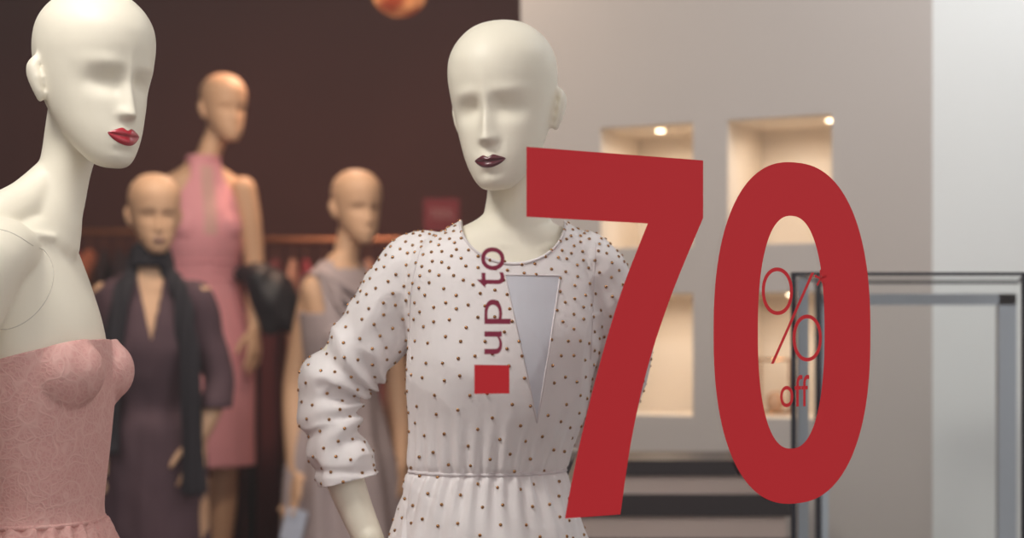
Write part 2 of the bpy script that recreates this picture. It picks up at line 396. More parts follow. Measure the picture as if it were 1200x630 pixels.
# ============================================================ mannequin B (studded blouse dress)
def mannequin_blouse():
    D = 2.56; S, P = figure(600, D)
    nb = P(603, 262); E = empty('mannequin', (nb.x, nb.y, FLOOR))
    YAW = 18; M = TR(nb.x, nb.y, nb.z, YAW); R = M.to_3x3(); Mi = M.inverted()
    dress = [(.05,.050,.050,.012),(.022,.060,.054,.010),(.004,.082,.062,.008),(-.012,.110,.070,.006),(-.035,.142,.078,.004,-.006),(-.065,.154,.088,.000,-.012),(-.11,.152,.102,-.006,-.016),(-.17,.146,.116,-.014,-.020),(-.23,.138,.118,-.016,-.026),
             (-.30,.127,.106,-.012,-.034),(-.345,.120,.098,-.008,-.040),(-.368,.117,.094,-.006,-.042),(-.395,.124,.101,-.006,-.042),(-.45,.143,.118,-.004,-.042),(-.56,.178,.146,0,-.040),(-.75,.205,.178,0,-.04),(-.97,.225,.20,0,-.04),(-1.0,.225,.20,0,-.04)]
    body = shrink([r for r in dress if r[0] > -.6], .016)+[(-.64,.150,.105,.01,-.04),(-.70,.13,.09,.01,-.04)]
    body = [(r if r[0] < .0 else (r[0], r[1]-.006, r[2]-.004)+tuple(r[3:])) for r in body]
    g = Geo(); loft(g, body, M)
    H = TR(*P(591, 127, -.015), -17, -3.5, 5, 1.05, 1.02)
    add_head(g, H)
    sweep(g, [H @ Vector((.004, .030, -.01)), H @ Vector((.002, .030, -.065)), P(606, 215, .018), P(606, 245, .014), P(604, 285, .008)], [.042, .044, .0445, .049, .058], n=28)
    for s in (-1, 1):
        sweep(g, [M @ Vector((s*.012, -.056, -.046)), M @ Vector((s*.04, -.052, -.036)), M @ Vector((s*.075, -.034, -.030))], [.006, .006, .006], n=10)
    wl = P(438, 640, -.02)
    sweep(g, [P(480, 325, 0), P(425, 395, .01), P(383, 450, .01), P(388, 500, .0), P(408, 570, -.01), wl], [.040, .038, .033, .036, .028, .022], n=22)
    hand(g, wl, (.35, .25, -.8), (.6, -.8, 0))
    wr = P(672, 600, .10)
    sweep(g, [P(690, 325, .03), P(715, 380, .05), P(728, 430, .07), P(715, 500, .08), wr], [.040, .036, .032, .030, .022], n=22)
    hand(g, wr, (-.35, .05, -.8), (-.4, -.8, 0))
    legs(g, M @ Matrix.Translation((-.04, 0, 0)), nb.z-FLOOR-.012)
    me = remesh(g, .003, 10); face_features(me, H)
    obj('body', me, M_WHITE, E); add_lips(me, H, M_LIPD, E, w=.0225, hu=.0085, hl=.0085)
    g = Geo(); loft(g, dress, M, n=64)
    sweep(g, [P(520, 305, .0), P(493, 312, .0), P(470, 340, .004), P(442, 383, .008), P(412, 425, .01), P(387, 450, .01), P(384, 475, .0), P(395, 515, -.006), P(409, 558, -.01), P(415, 580, -.01)],
          [.043, .054, .056, .054, .050, .046, .043, .042, .045, .046], n=32)
    sweep(g, [P(660, 300, .01), P(688, 312, .02), P(706, 340, .03), P(722, 380, .045), P(730, 420, .06), P(724, 455, .07), P(708, 520, .085), P(703, 540, .09)],
          [.045, .050, .052, .050, .048, .042, .040, .040], n=32)
    b = remesh(g, .0035, 5)
    def nv(l, a, c_, d): return noise.noise(Vector((l.x*a, l.y*a, l.z*c_+d)))
    sleeve_x = P(478, 400).x; el0 = P(400, 462, 0)
    def fold(c):
        l = Mi @ Vector(c); w = Vector(c)
        ang = math.atan2(l.y, l.x+.04)
        gz = math.exp(-((l.z+.368)/.07)**2) if l.z < -.368 else math.exp(-((l.z+.368)/.055)**2)
        d = .0042*gz*math.sin(ang*30+4*nv(l, 6, 4, 0))
        d -= .004*math.exp(-((l.z+.368)/.006)**2)
        sl = w.x < sleeve_x or w.x > P(690, 0).x
        if sl:
            r = 1-abs(noise.noise(Vector((w.x*13+w.z*9, w.y*10, w.z*17-w.x*10))))*2
            el = math.exp(-((w-el0).length/.09)**2)
            d += (.0040+.006*el)*(r-.4)
            aa = math.atan2(w.z-P(0, 470).z, w.x-P(450, 0).x)
            d += .0075*el*math.sin(aa*12+2.0*noise.noise(w*9))
        else:
            r = 1-abs(nv(l, 9, 4.5, 3))*2
            q = 1-abs(noise.noise(Vector((l.x*11+l.z*5, l.y*6, l.z*5-l.x*4+9))))*2
            t = min(1, max(0, (-.08-l.z)/.1))
            d += (.0050*(r-.5)+.0065*(q-.5))*t
            if l.z < -.40: d += .012*min(1, (-.40-l.z)/.25)*math.sin(ang*11+4*nv(l, 3, 1, 7))
        return d
    displace(b, fold)
    nc = P(601, 258); ax = 61*S; az = 52*S
    def inside(c): return ((c.x-nc.x)/ax)**2+(min(0, c.z-nc.z)/az)**2 < 1 and c.z > nc.z-az
    def snap(c):
        dx = (c.x-nc.x)/ax; dz = min(0, c.z-nc.z)/az; q = math.hypot(dx, dz)
        if q < .4: return c
        return Vector((nc.x+(c.x-nc.x)/q, c.y, c.z if dz == 0 else nc.z+(c.z-nc.z)/q))
    cut(b, inside, snap)
    pc = P(411, 561, -.01)
    bm = bmesh.new(); bm.from_mesh(b)
    def cutcuff(p, nrm, lim):
        fs = [f for f in bm.faces if lim(f.calc_center_median())]
        vs = {v for f in fs for v in f.verts}; es = {e for f in fs for e in f.edges}
        bmesh.ops.bisect_plane(bm, geom=list(vs)+list(es)+fs, plane_co=p, plane_no=nrm, clear_outer=True)
    cutcuff(pc, Vector((.25, 0, -1)).normalized(), lambda c: c.x < P(456, 0).x and c.z < P(0, 520).z and c.z > P(0, 640).z)
    pr = P(706, 532, .09)
    cutcuff(pr, Vector((-.2, .1, -1)).normalized(), lambda c: c.x > P(672, 0).x and c.z < P(0, 510).z and c.z > P(0, 590).z and c.y > D+.04)
    bm.to_mesh(b); bm.free()
    bisect(b, M @ Vector((0, 0, -.985)), Vector((0, 0, -1)))
    tip = P(628, 490); tl = P(592, 325); tr_ = P(655, 325)
    b.materials.append(M_BLOUSE); b.materials.append(M_PANEL)
    b.update()
    for p in b.polygons:
        c = p.center
        if p.normal.y < -.2 and tip.z < c.z < tl.z:
            t = (c.z-tip.z)/(tl.z-tip.z)
            if tip.x+(tl.x-tip.x)*t < c.x < tip.x+(tr_.x-tip.x)*t: p.material_index = 1
    solid(obj('blouse_dress', b, None, E), .0025)
    bv = bvh_of(b)
    g = Geo()
    for qa, q in ((tip, tl), (tip, tr_), (tl, tr_)):
        pts = []
        for k in range(26):
            o = qa.lerp(q, k/25); h = bv.ray_cast(Vector((o.x, 1.8, o.z)), Vector((0, 1, 0)))[0]
            if h and h.y < D+.02: pts.append(h)
        sweep(g, pts, [.0014]*len(pts), n=8, sub=2)
    for (a0, b0), (a1, b1), (a2, b2) in (((500, 283), (478, 340), (484, 425)), ((697, 285), (694, 340), (690, 420))):
        pts = []
        for k in range(30):
            t = k/29; x = (1-t)**2*a0+2*t*(1-t)*a1+t*t*a2; z = (1-t)**2*b0+2*t*(1-t)*b1+t*t*b2; o = P(x, z)
            h = bv.ray_cast(Vector((o.x, 1.8, o.z)), Vector((0, 1, 0)))[0]
            if h and h.y < D+.08: pts.append(h)
        if len(pts) > 4: sweep(g, pts, [.0010]*len(pts), n=8, sub=1)
    c0 = M @ Vector((-.042, -.006, 0)); ringtrim(g, b, c0.x, c0.y, nb.z-.368, .0026, off=.0005, R0=.15)
    pts = []
    for k in range(40):
        a = math.pi+math.pi*k/39; o = Vector((nc.x+ax*1.0*math.cos(a), 1.8, nc.z+az*1.02*math.sin(a)))
        h = bv.ray_cast(o+Vector((0, 0, -.002)), Vector((0, 1, 0)))[0]
        if h and h.y < D+.03: pts.append(h)
    if len(pts) > 4: sweep(g, pts, [.0020]*len(pts), n=8, sub=2)
    gobj('seams', g, M_SEAM, E)
    cen = []; nor = []; ar = []
    for p in b.polygons:
        if p.material_index == 0: cen.append(p.center.copy()); nor.append(p.normal.copy()); ar.append(p.area)
    ar = np.array(ar); cdf = np.cumsum(ar)/ar.sum(); rng = np.random.default_rng(3)
    idx = np.searchsorted(cdf, rng.random(90000)); grid = {}; pts = []
    def spacing(c):
        l = nb.z-c.z
        if c.x < sleeve_x or c.x > P(690, 0).x: return .0135+.0070*min(1, max(0, (l-.05)/.15))
        return .0120+.0135*min(1, max(0, (l-.04)/.22))
    for i in idx:
        i = min(i, len(cen)-1); c = cen[i]; r_ = spacing(c); key = tuple(int(math.floor(q/.035)) for q in c); ok = True
        for dx in (-1, 0, 1):
            for dy in (-1, 0, 1):
                for dz in (-1, 0, 1):
                    for q in grid.get((key[0]+dx, key[1]+dy, key[2]+dz), ()):
                        if (q-c).length < r_: ok = False; break
                    if not ok: break
                if not ok: break
            if not ok: break
        if ok: grid.setdefault(key, []).append(c); pts.append((c, nor[i]))
    g = Geo()
    for c, n_ in pts:
        Mq = Matrix.Translation(c) @ n_.to_track_quat('Z', 'Y').to_matrix().to_4x4()
        rr = .0026; rings = []
        for hh, q in ((-.0005, 1), (.0008, .97), (.0018, .75), (.0024, .35)): rings.append([Mq @ Vector((rr*q*math.cos(k*math.pi/5), rr*q*math.sin(k*math.pi/5), hh)) for k in range(10)])
        rings_to_geo(g, rings, 10)
    gobj('studs', g, M_GOLD, E)
    print('studs', len(pts))
    base_plate(E, nb.x-.04, nb.y, FLOOR)
mannequin_blouse()

GEN = [(.045,.038,.040,.006),(.015,.058,.048,.008),(-.012,.092,.056,.008),(-.036,.130,.062,.006),(-.065,.146,.068,.004),(-.11,.142,.082,-.002),(-.16,.136,.096,-.008),(-.22,.132,.102,-.010),(-.28,.124,.094,-.008),
       (-.34,.112,.082,-.002),(-.39,.108,.078,0),(-.45,.122,.088,.004),(-.53,.150,.104,.01),(-.61,.166,.112,.012),(-.68,.162,.106,.012),(-.73,.13,.08,.01)]
def generic(D, head, hyaw, neckbase, byaw, arms, floor, rings=GEN, hs=1.0, lips=None, hroll=0):
    S, P = figure(0, D); nb = P(*neckbase); E = empty('mannequin', (nb.x, nb.y, floor)); M = TR(nb.x, nb.y, nb.z, byaw)
    g = Geo(); loft(g, rings, M); H = TR(*P(*head), hyaw, hroll, 3, hs); add_head(g, H)
    a = H @ Vector((0, .036, -.075)); sweep(g, [H @ Vector((0, .03, 0)), a, a.lerp(nb, .5), nb+Vector((0, .005, -.02)), nb+Vector((0, .005, -.05))], [.040, .042, .040, .044, .05], n=24)
    for s in (-1, 1): ellipsoid(g, (s*.062, -.066, -.215), (.052, .042, .055), M)
    for pts, rad, hd, hside in arms:
        W = [P(*q) for q in pts]; sweep(g, W, rad, n=20)
        if hd: hand(g, W[-1], hd, hside, 1.0, .3)
    legs(g, M, nb.z-floor-.012)
    me = remesh(g, .004, 5); face_features(me, H, .8); obj('body', me, M_SKIN, E)
    if lips: add_lips(me, H, lips, E, w=.019, hu=.007, hl=.008)
    base_plate(E, nb.x, nb.y, floor)
    return E, P, S, nb, M, g

# ============================================================ mannequin C (pink halter dress)
def mannequin_halter():
    E, P, S, nb, M, _ = generic(5.9, (262, 127, 0), 36, (238, 196, 0), 22,
        [([(285, 222, 0), (292, 260, 0), (298, 310, 0), (300, 350, -.03), (301, 385, -.06)], [.046, .042, .034, .030, .023], (.05, -.2, -1), (-.4, -.8, 0)),
         ([(203, 222, 0), (192, 260, .02), (186, 320, .03), (192, 380, 0), (198, 400, -.02)], [.046, .042, .034, .030, .023], (.1, -.2, -1), (.4, -.8, 0))], .57, hs=1.0, lips=None)
    Mi = M.inverted()
    rows = [(r[0], r[1]+.012, r[2]+.012)+tuple(r[3:]) for r in GEN if r[0] > -.6]+[(-.62,.182,.130,.012),(-.75,.185,.135,.01),(-.95,.185,.14,.01),(-1.06,.185,.14,.01),(-1.10,.185,.14,.01)]
    g = Geo(); loft(g, rows, M)
    for s in (-1, 1): ellipsoid(g, (s*.058, -.066, -.205), (.066, .054, .068), M)
    ellipsoid(g, (0, -.07, -.20), (.06, .045, .06), M)
    b = remesh(g, .005, 5)
    displace(b, lambda c: .004*noise.noise(Vector(((Mi @ Vector(c)).x*16, (Mi @ Vector(c)).y*16, c[2]*3))))
    def ins(c):
        l = Mi @ c
        if l.z > .035: return True
        if l.z > -.16:
            w = .055+.085*max(0, (-.03-l.z)/.13)**1.2
            return abs(l.x) > w
        return l.z < -1.03
    cut(b, ins)
    b.materials.append(M_PINKDRESS); b.materials.append(M_PINKSHEER); b.update()
    for p in b.polygons:
        l = Mi @ p.center
        if l.y < 0 and -.24 < l.z < 0 and abs(l.x) < .022: p.material_index = 1
    solid(obj('halter_dress', b, None, E), .004)
    g = Geo()
    for z in (-.33, -.36, -.39): ringtrim(g, b, nb.x, nb.y, nb.z+z, .004, R0=.19)
    gobj('waist_pleats', g, M_PINKDRESS, E)
    g = Geo(); sweep(g, [nb+Vector((.055*math.cos(k*math.pi/12), .053*math.sin(k*math.pi/12)+.004, .028)) for k in range(24)], [(.012, .006)]*24, side=Vector((0, 0, 1)), n=10, closed=True)
    gobj('halter_collar', g, M_PINKDRESS, E)
    g = Geo()
    pts = [P(288, 322, -.02), P(305, 325, -.03), P(327, 348, -.05), P(341, 378, -.05)]
    sweep(g, pts, [(.030, .05), (.05, .07), (.07, .065), (.035, .05)], side=Vector((0, 0, 1)), n=24)
    sweep(g, [P(306, 328, -.08), P(318, 355, -.09), P(322, 385, -.08)], [(.05, .03), (.055, .03), (.035, .02)], n=20)
    j = remesh(g, .006, 3); displace(j, lambda c: .012*noise.noise(Vector((c[0]*18, c[1]*18, c[2]*10)))); obj('draped_jacket', j, M_BLACK, E)
mannequin_halter()

# ============================================================ mannequin D (plum dress, black scarf)
def mannequin_scarf():
    E, P, S, nb, M, _ = generic(4.95, (181, 251, 0), 20, (177, 322, 0), 12,
        [([(232, 348, .0), (244, 400, .01), (254, 450, .0), (248, 485, -.04), (238, 512, -.06)], [.046, .042, .036, .030, .023], (-.12, -.15, -1), (-.6, -.7, 0)),
         ([(124, 348, 0), (112, 400, .02), (104, 460, 0), (115, 500, -.03), (122, 520, -.05)], [.046, .042, .036, .030, .023], (.1, -.15, -1), (.6, -.7, 0))], FLOOR, hs=.99, lips=M_LIPD)
    Mi = M.inverted()
    rows = [(r[0], r[1]+.014, r[2]+.014)+tuple(r[3:]) for r in GEN if r[0] > -.40]+[(-.45,.150,.115,0),(-.55,.165,.13,.01),(-.75,.170,.14,.01),(-1.0,.185,.155,.01),(-1.2,.20,.17,.01),(-1.24,.20,.17,.01)]
    g = Geo(); loft(g, rows, M)
    for s in (-1, 1): ellipsoid(g, (s*.060, -.070, -.215), (.060, .048, .062), M)
    for pts in ([(212, 342, 0), (232, 354, 0), (244, 400, .01), (256, 445, .0), (254, 474, -.03)], [(142, 342, 0), (123, 354, 0), (110, 400, .02), (101, 455, 0), (104, 478, -.01)]):
        sweep(g, [P(*q) for q in pts], [.044, .050, .048, .046, .052], n=24)
    b = remesh(g, .005, 4)
    displace(b, lambda c: .007*noise.noise(Vector((c[0]*16, c[1]*14, c[2]*4)))+.004*noise.noise(Vector((c[0]*30, c[1]*30, c[2]*12))))
    def ins(c):
        l = Mi @ c
        if l.z > .02 or l.z < -1.22: return True
        if l.y < 0 and l.z > -.19 and abs(l.x) < .040*(l.z+.19)/.19+.001: return True
        return abs(l.x) < .055 and l.z > -.004
    cut(b, ins)
    bm = bmesh.new(); bm.from_mesh(b)
    zc = P(0, 476).z
    dele = [f for f in bm.faces if f.calc_center_median().z < zc and (f.calc_center_median().x > P(236, 0).x or f.calc_center_median().x < P(118, 0).x) and f.calc_center_median().z > P(0, 510).z]
    bmesh.ops.delete(bm, geom=dele, context='FACES'); bm.to_mesh(b); bm.free()
    solid(obj('plum_dress', b, M_DARKDRESS, E), .004)
    g = Geo()
    for dz, r in ((.012, .055), (-.012, .060), (.034, .050)):
        sweep(g, [nb+Vector((r*math.cos(k*math.pi/12), r*math.sin(k*math.pi/12)+.002, dz+.03+.018*math.sin(k*math.pi/12+3.14))) for k in range(24)], [(.014, .009)]*24, side=Vector((0, 0, 1)), n=10, closed=True)
    for s in (-1, 1):
        pts = [nb+Vector((s*.045, -.02, .02))] + [M @ Vector(q) for q in ((s*.078, -.080, -.045), (s*.096, -.112, -.15), (s*.108, -.128, -.28), (s*.116, -.135, -.45), (s*.120, -.150, -.62 if s > 0 else -.5))]
        sweep(g, pts, [(.020, .010), (.026, .012), (.030, .012), (.030, .012), (.030, .012), (.034, .010)], side=Vector((1, 0, 0)), n=18)
    sc = remesh(g, .004, 2); displace(sc, lambda c: .003*math.sin(c[0]*260+2*noise.noise(Vector((c[0]*5, c[1]*5, c[2]*6))))); obj('scarf', sc, M_SCARF, E)
mannequin_scarf()

# ============================================================ mannequin E (taupe sleeveless dress)
def mannequin_taupe():
    E, P, S, nb, M, _ = generic(5.3, (418, 243, 0), 30, (402, 314, 0), 40,
        [([(372, 340, -.04), (360, 390, -.04), (347, 450, -.03), (347, 500, -.07), (350, 548, -.10)], [.048, .043, .037, .031, .023], (-.08, -.2, -1), (.7, -.7, 0)),
         ([(440, 340, .10), (452, 390, .12), (462, 450, .12), (468, 510, .08), (470, 545, .05)], [.046, .042, .036, .030, .023], (.05, -.15, -1), (-.4, -.8, 0))], FLOOR, hs=.98, lips=None)
    Mi = M.inverted()
    rows = [(r[0], r[1]+.014, r[2]+.016)+tuple(r[3:]) for r in GEN if r[0] > -.60]+[(-.62,.185,.140,.01),(-.80,.20,.16,.01),(-1.0,.21,.18,.01),(-1.1,.21,.18,.01)]
    g = Geo(); loft(g, rows, M)
    for s in (-1, 1): ellipsoid(g, (s*.062, -.072, -.215), (.060, .050, .062), M)
    b = remesh(g, .005, 3)
    def fold(c):
        l = Mi @ Vector(c); a = math.atan2(l.y, l.x)
        d = .006*noise.noise(Vector((l.x*16, l.y*16, l.z*5)))
        if l.z < -.38: d += .012*min(1, (-.38-l.z)/.25)*math.sin(a*9+2*noise.noise(Vector((l.x*4, l.y*4, l.z*3))))
        return d
    displace(b, fold)
    def ins(c):
        l = Mi @ c
        if l.z > .022 or l.z < -1.07: return True
        return (l.z > -.14 and abs(l.x) > .118) or (abs(l.x) < .058 and l.z > -.004)
    cut(b, ins); solid(obj('taupe_dress', b, M_TAUPE, E), .004)
    g = Geo()
    for k, z in enumerate((-.05, -.09, -.14)):
        sweep(g, [M @ Vector((-.105, -.03, -.02)), M @ Vector((-.07, -.088-.010*k, z)), M @ Vector((0, -.104-.012*k, z-.035)), M @ Vector((.07, -.088-.010*k, z)), M @ Vector((.105, -.03, -.02))], [(.010, .016)]*5, n=12)
    d = remesh(g, .005, 3); obj('cowl', d, M_TAUPE, E)
    g = Geo(); t = P(353, 605, -.16); box(g, -.032, .032, -.0015, .0015, -.06, .04, Matrix.Translation(t) @ Matrix.Rotation(.25, 4, 'Y'))
    gobj('price_card', g, mat('card_white', srgb(190, 196, 212), .7, bump=.02), E, smooth=False)
mannequin_taupe()

# ============================================================ room
M_FLOOR = mat('floor_wood', srgb(78, 56, 50), .5, vary=.3, vscale=6, bump=.1, bscale=20, aniso=(1, 8, 1))
M_DKWALL = mat('wall_brown', srgb(96, 60, 56), .95, vary=.25, vscale=1.2, bump=.1, bscale=40)
M_CEIL = mat('ceiling_dark', srgb(64, 46, 44), .9, vary=.1, bump=.05)
M_LTWALL = mat('wall_greige', srgb(196, 188, 183), .9, vary=.03, vscale=2, bump=.08, bscale=60)
M_WHWALL = mat('wall_white', srgb(234, 236, 235), .8, vary=.02, vscale=2, bump=.08, bscale=60)
M_NICHE = mat('niche_cream', srgb(232, 220, 205), .7, vary=.02, bump=.03)
def simple_box(name, dims, m, M=Matrix(), parent=None):
    g = Geo(); box(g, *dims, M); return gobj(name, g, m, parent, smooth=False)
CH = 3.2
def poly_slab(name, pts, z0, z1, m):
    g = Geo(); n = len(pts)
    g.add([(x, y, z0) for x, y in pts]+[(x, y, z1) for x, y in pts], [tuple(range(n))[::-1], tuple(range(n, 2*n))]+[(i, (i+1) % n, n+(i+1) % n, n+i) for i in range(n)])
    return gobj(name, g, m, smooth=False)
GA = math.radians(34.5); gx = lambda s, o=0: (.01575+s*math.cos(GA)-o*math.sin(GA), 2.1+s*math.sin(GA)+o*math.cos(GA))
outline = [gx(-2.6, -.05), gx(2.25, -.05), (2.6, 8.6), (-3.6, 8.6), (-3.6, 1.4)]
poly_slab('floor', outline, 0, FLOOR, M_FLOOR)
poly_slab('ceiling', outline, CH, CH+.1, M_CEIL)
poly_slab('street_pavement', [(-9, -7), (9, -7), (9, 6), gx(2.4, -.10), gx(-2.7, -.10), (-9, 1)], -.06, -.01, mat('pavement', srgb(120, 116, 112), .9, vary=.2, bump=.3, bscale=30))
simple_box('wall_back', (-3.7, 2.7, 8.5, 8.6, FLOOR, CH), M_DKWALL)
simple_box('wall_left', (-3.7, -3.6, 1.2, 8.6, FLOOR, CH), M_DKWALL)
simple_box('baseboard_back', (-3.6, 2.6, 8.47, 8.5, FLOOR, FLOOR+.12), M_CEIL)
WM = Matrix.Translation((.0236, 4.7125, 0)) @ Matrix.Rotation(math.radians(-27.8), 4, 'Z')
xs = [0, .2411, .5096, .6044, .8845, 1.138]; zs = [FLOOR, 1.292, 1.616, 1.738, 2.0635, CH]
g = Geo()
for i in range(5):
    for j in range(5):
        if i in (1, 3) and j in (1, 3): continue
        box(g, xs[i], xs[i+1], 0, .26, zs[j], zs[j+1], WM)
wall = gobj('wall_right', g, M_LTWALL, smooth=False)
simple_box('wall_right_backing', (0, 1.138, .26, .30, FLOOR, CH), M_NICHE, WM, wall)
g = Geo()
for i in (1, 3):
    for j in (1, 3):
        a, b2, c, d = xs[i], xs[i+1], zs[j], zs[j+1]; t = .002
        box(g, a, a+t, .004, .26, c, d, WM); box(g, b2-t, b2, .004, .26, c, d, WM); box(g, a, b2, .004, .26, c, c+t, WM); box(g, a, b2, .004, .26, d-t, d, WM); box(g, a, b2, .258, .26, c, d, WM)
gobj('niche_lining', g, M_NICHE, wall, smooth=False)
gl = Geo()
for i in (1, 3):
    for j in (1, 3):
        for fx in ((.5, .9) if (j == 3 and i == 1) else (.88,) if j == 3 else (.5,)):
            x = xs[i]+(xs[i+1]-xs[i])*fx; z = zs[j+1]
            q = WM @ Vector((x, .10, z-.004)); loft(gl, [(-.004, .010, .010), (0, .012, .012)], Matrix.Translation(q), n=20, sub=1)
        q = WM @ Vector(((xs[i]+xs[i+1])/2, .10, zs[j+1]-.03))
        L = bpy.data.lights.new('niche_spot', 'AREA'); L.shape = 'DISK'; L.size = .05; L.energy = .36; L.color = (1, .83, .66)
        o = bpy.data.objects.new('niche_spot', L); o.location = q; scene.collection.objects.link(o); o.parent = wall; o.matrix_parent_inverse = Matrix()
gobj('niche_downlights', gl, mat('downlight', (1, .85, .6, 1), emit=(1, .80, .55, 1), estr=7), wall)
e0 = WM @ Vector((1.138, 0, 0))
poly_slab('wall_pier', [(e0.x, e0.y), (1.95, 3.98), (2.3, 4.3), (2.3, 4.6), (e0.x+.13, e0.y+.25)], FLOOR, CH, M_WHWALL)
simple_box('wall_side', (2.0, 2.1, 3.3, 8.6, FLOOR, CH), M_WHWALL)
on = empty('ornament_frame', WM @ Vector((.66, .12, zs[1]+.003))); g = Geo()
q0 = WM @ Vector((.69, .11, zs[1]+.005))
def fr(c, w, h, r):
    P_ = [c+Vector((-w, 0, 0)), c+Vector((w, 0, 0)), c+Vector((w, 0, h)), c+Vector((-w, 0, h))]
    for i in range(4): sweep(g, [P_[i], P_[(i+1) % 4]], [r, r], n=8, sub=1)
fr(q0+Vector((0, 0, .004)), .045, .14, .003); fr(q0+Vector((.02, .05, .004)), .045, .14, .003)
for sx in (-.045, .045):
    for h in (.004, .144): sweep(g, [q0+Vector((sx, 0, h)), q0+Vector((sx+.02, .05, h))], [.003, .003], n=8, sub=1)
gobj('frame_wires', g, M_GOLD, on)
g = Geo(); ellipsoid(g, (q0.x+.01, q0.y+.02, q0.z+.032), (.025, .025, .03)); gobj('candle_cup', g, mat('terracotta', srgb(190, 150, 120), .5, bump=.05), on)
# ------------ shopfront
GM = Matrix.Translation((.01575, 2.1, EYE)) @ Matrix.Rotation(GA, 4, 'Z')
def gp(s, z, o=-.004): return GM @ Vector((s, o, z))
W1 = empty('window_1', gx(0)+(FLOOR,))
g = Geo(); g.add([gp(-2.2, FLOOR-EYE+.06, 0), gp(2.0, FLOOR-EYE+.06, 0), gp(2.0, 1.5, 0), gp(-2.2, 1.5, 0)], [(0, 1, 2, 3)])
obj('pane', mesh_of(g), M_GLASS, W1, smooth=False)
g = Geo()
box(g, -2.26, 2.06, -.04, .04, FLOOR-EYE, FLOOR-EYE+.07, GM); box(g, -2.26, 2.06, -.04, .04, 1.5, 1.56, GM)
box(g, -2.26, -2.2, -.04, .04, FLOOR-EYE+.07, 1.5, GM); box(g, 2.0, 2.06, -.04, .04, FLOOR-EYE+.07, 1.5, GM)
gobj('frame', g, M_DARKMET, W1, smooth=False)
g = Geo(); box(g, -3.0, 2.6, -.08, .06, 1.56, 2.2, GM); box(g, -3.0, -2.26, -.08, .06, -1.5, 1.56, GM); box(g, 2.06, 2.6, -.08, .06, -1.5, 1.56, GM); box(g, -2.26, 2.06, -.08, -.051, -1.5, FLOOR-EYE, GM)
gobj('wall_front', g, mat('facade', srgb(150, 140, 132), .8, vary=.1, bump=.1), smooth=False)
# ------------ vinyl sale sign
D0 = empty('sale_window_decal', gp(.3, 0)); Y0 = -.0035
def dec(name, pts2, faces, m): 
    g = Geo(); g.add([GM @ Vector((a, Y0, b)) for a, b in pts2], faces); return obj(name, mesh_of(g), m, D0, smooth=False)
inner = [r[:2] for r in resample([(.1913, .147), (.1465, .0546), (.1081, -.0486), (.0785, -.1447), (.0585, -.226)], 8)]
outer = [r[:2] for r in resample([(.1465, -.226), (.1645, -.1316), (.1913, -.0386), (.2313, .0558), (.2855, .158)], 8)]
k = len(inner)
outer_r = outer[::-1]
pts = [tuple(p) for p in inner]+[tuple(p) for p in outer_r]
faces = [(i, i+1, k+i+1, k+i) for i in range(k-1)]
b0 = len(pts); pts += [(0, .234), (.2855, .234), (0, .148)]
faces += [(b0, b0+2, 0, k, b0+1)]
dec('digit_7', pts, faces, M_RED)
n = 128; pts = []
def sup(cx, cz, rx, rz, a, e): c, s = math.cos(a), math.sin(a); return (cx+math.copysign(abs(c)**(2/e), c)*rx, cz+math.copysign(abs(s)**(2/e), s)*rz)
for i in range(n): pts.append(sup(.4516, .006, .148, .235, 2*math.pi*i/n, 2.35))
for i in range(n): pts.append(sup(.4457, .007, .0627, .160, 2*math.pi*i/n, 2.35))
dec('digit_0', pts, [(i, (i+1) % n, n+(i+1) % n, n+i) for i in range(n)], M_RED)
def ringdec(name, cx, cz, rx, rz, t):
    pts = [sup(cx, cz, rx, rz, 2*math.pi*i/64, 2.1) for i in range(64)]+[sup(cx, cz, rx-t*1.1, rz-t, 2*math.pi*i/64, 2.1) for i in range(64)]
    dec(name, pts, [(i, (i+1) % 64, 64+(i+1) % 64, 64+i) for i in range(64)], M_RED)
ringdec('percent_ring_1', .4191, .063, .029, .0325, .0052); ringdec('percent_ring_2', .4754, -.001, .028, .0325, .0052)
dec('percent_slash', [(.4069, -.036), (.4123, -.036), (.4885, .090), (.4831, .090)], [(0, 1, 2, 3)], M_RED)
pts = []; fs = []
for i in range(5):
    a = math.pi/2+i*2*math.pi/5; d = Vector((math.cos(a), math.sin(a))); p = Vector((-d.y, d.x)); c = Vector((.501, .082)); o = len(pts)
    for q in (c-p*.0014, c+p*.0014, c+d*.012+p*.0018, c+d*.012-p*.0018): pts.append(tuple(q))
    fs.append((o, o+1, o+2, o+3))
dec('asterisk', pts, fs, M_RED)
dec('square_mark', [(-.0765, -.068), (-.0254, -.0685), (-.0254, -.034), (-.0765, -.033)], [(0, 1, 2, 3)], M_RED)
def textdec(name, body, s0, s1, z0, z1, m, rot=False):
    cu = bpy.data.curves.new(name, 'FONT'); cu.body = body; cu.size = 1; cu.resolution_u = 8
    o = bpy.data.objects.new('t', cu); scene.collection.objects.link(o); C.view_layer.update()
    me = bpy.data.meshes.new_from_object(o.evaluated_get(C.evaluated_depsgraph_get())); bpy.data.objects.remove(o)
    co = getco(me)
    if rot: co = np.c_[-co[:, 1], co[:, 0], co[:, 2]]
    mn = co.min(0); mx = co.max(0)
    a = s0+(co[:, 0]-mn[0])/(mx[0]-mn[0])*(s1-s0); b = z0+(co[:, 1]-mn[1])/(mx[1]-mn[1])*(z1-z0)
    out = np.array([list(GM @ Vector((p, Y0, q))) for p, q in zip(a, b)]); setco(me, out)
    me.materials.clear(); obj(name, me, m, D0, smooth=False)
textdec('text_off', 'off', .424, .479, -.096, -.052, M_RED)
textdec('text_up', 'up', -.062, -.0235, -.0205, .046, M_PURPLE, True)
textdec('text_to', 'to', -.073, -.0325, .060, .109, M_PURPLE, True)

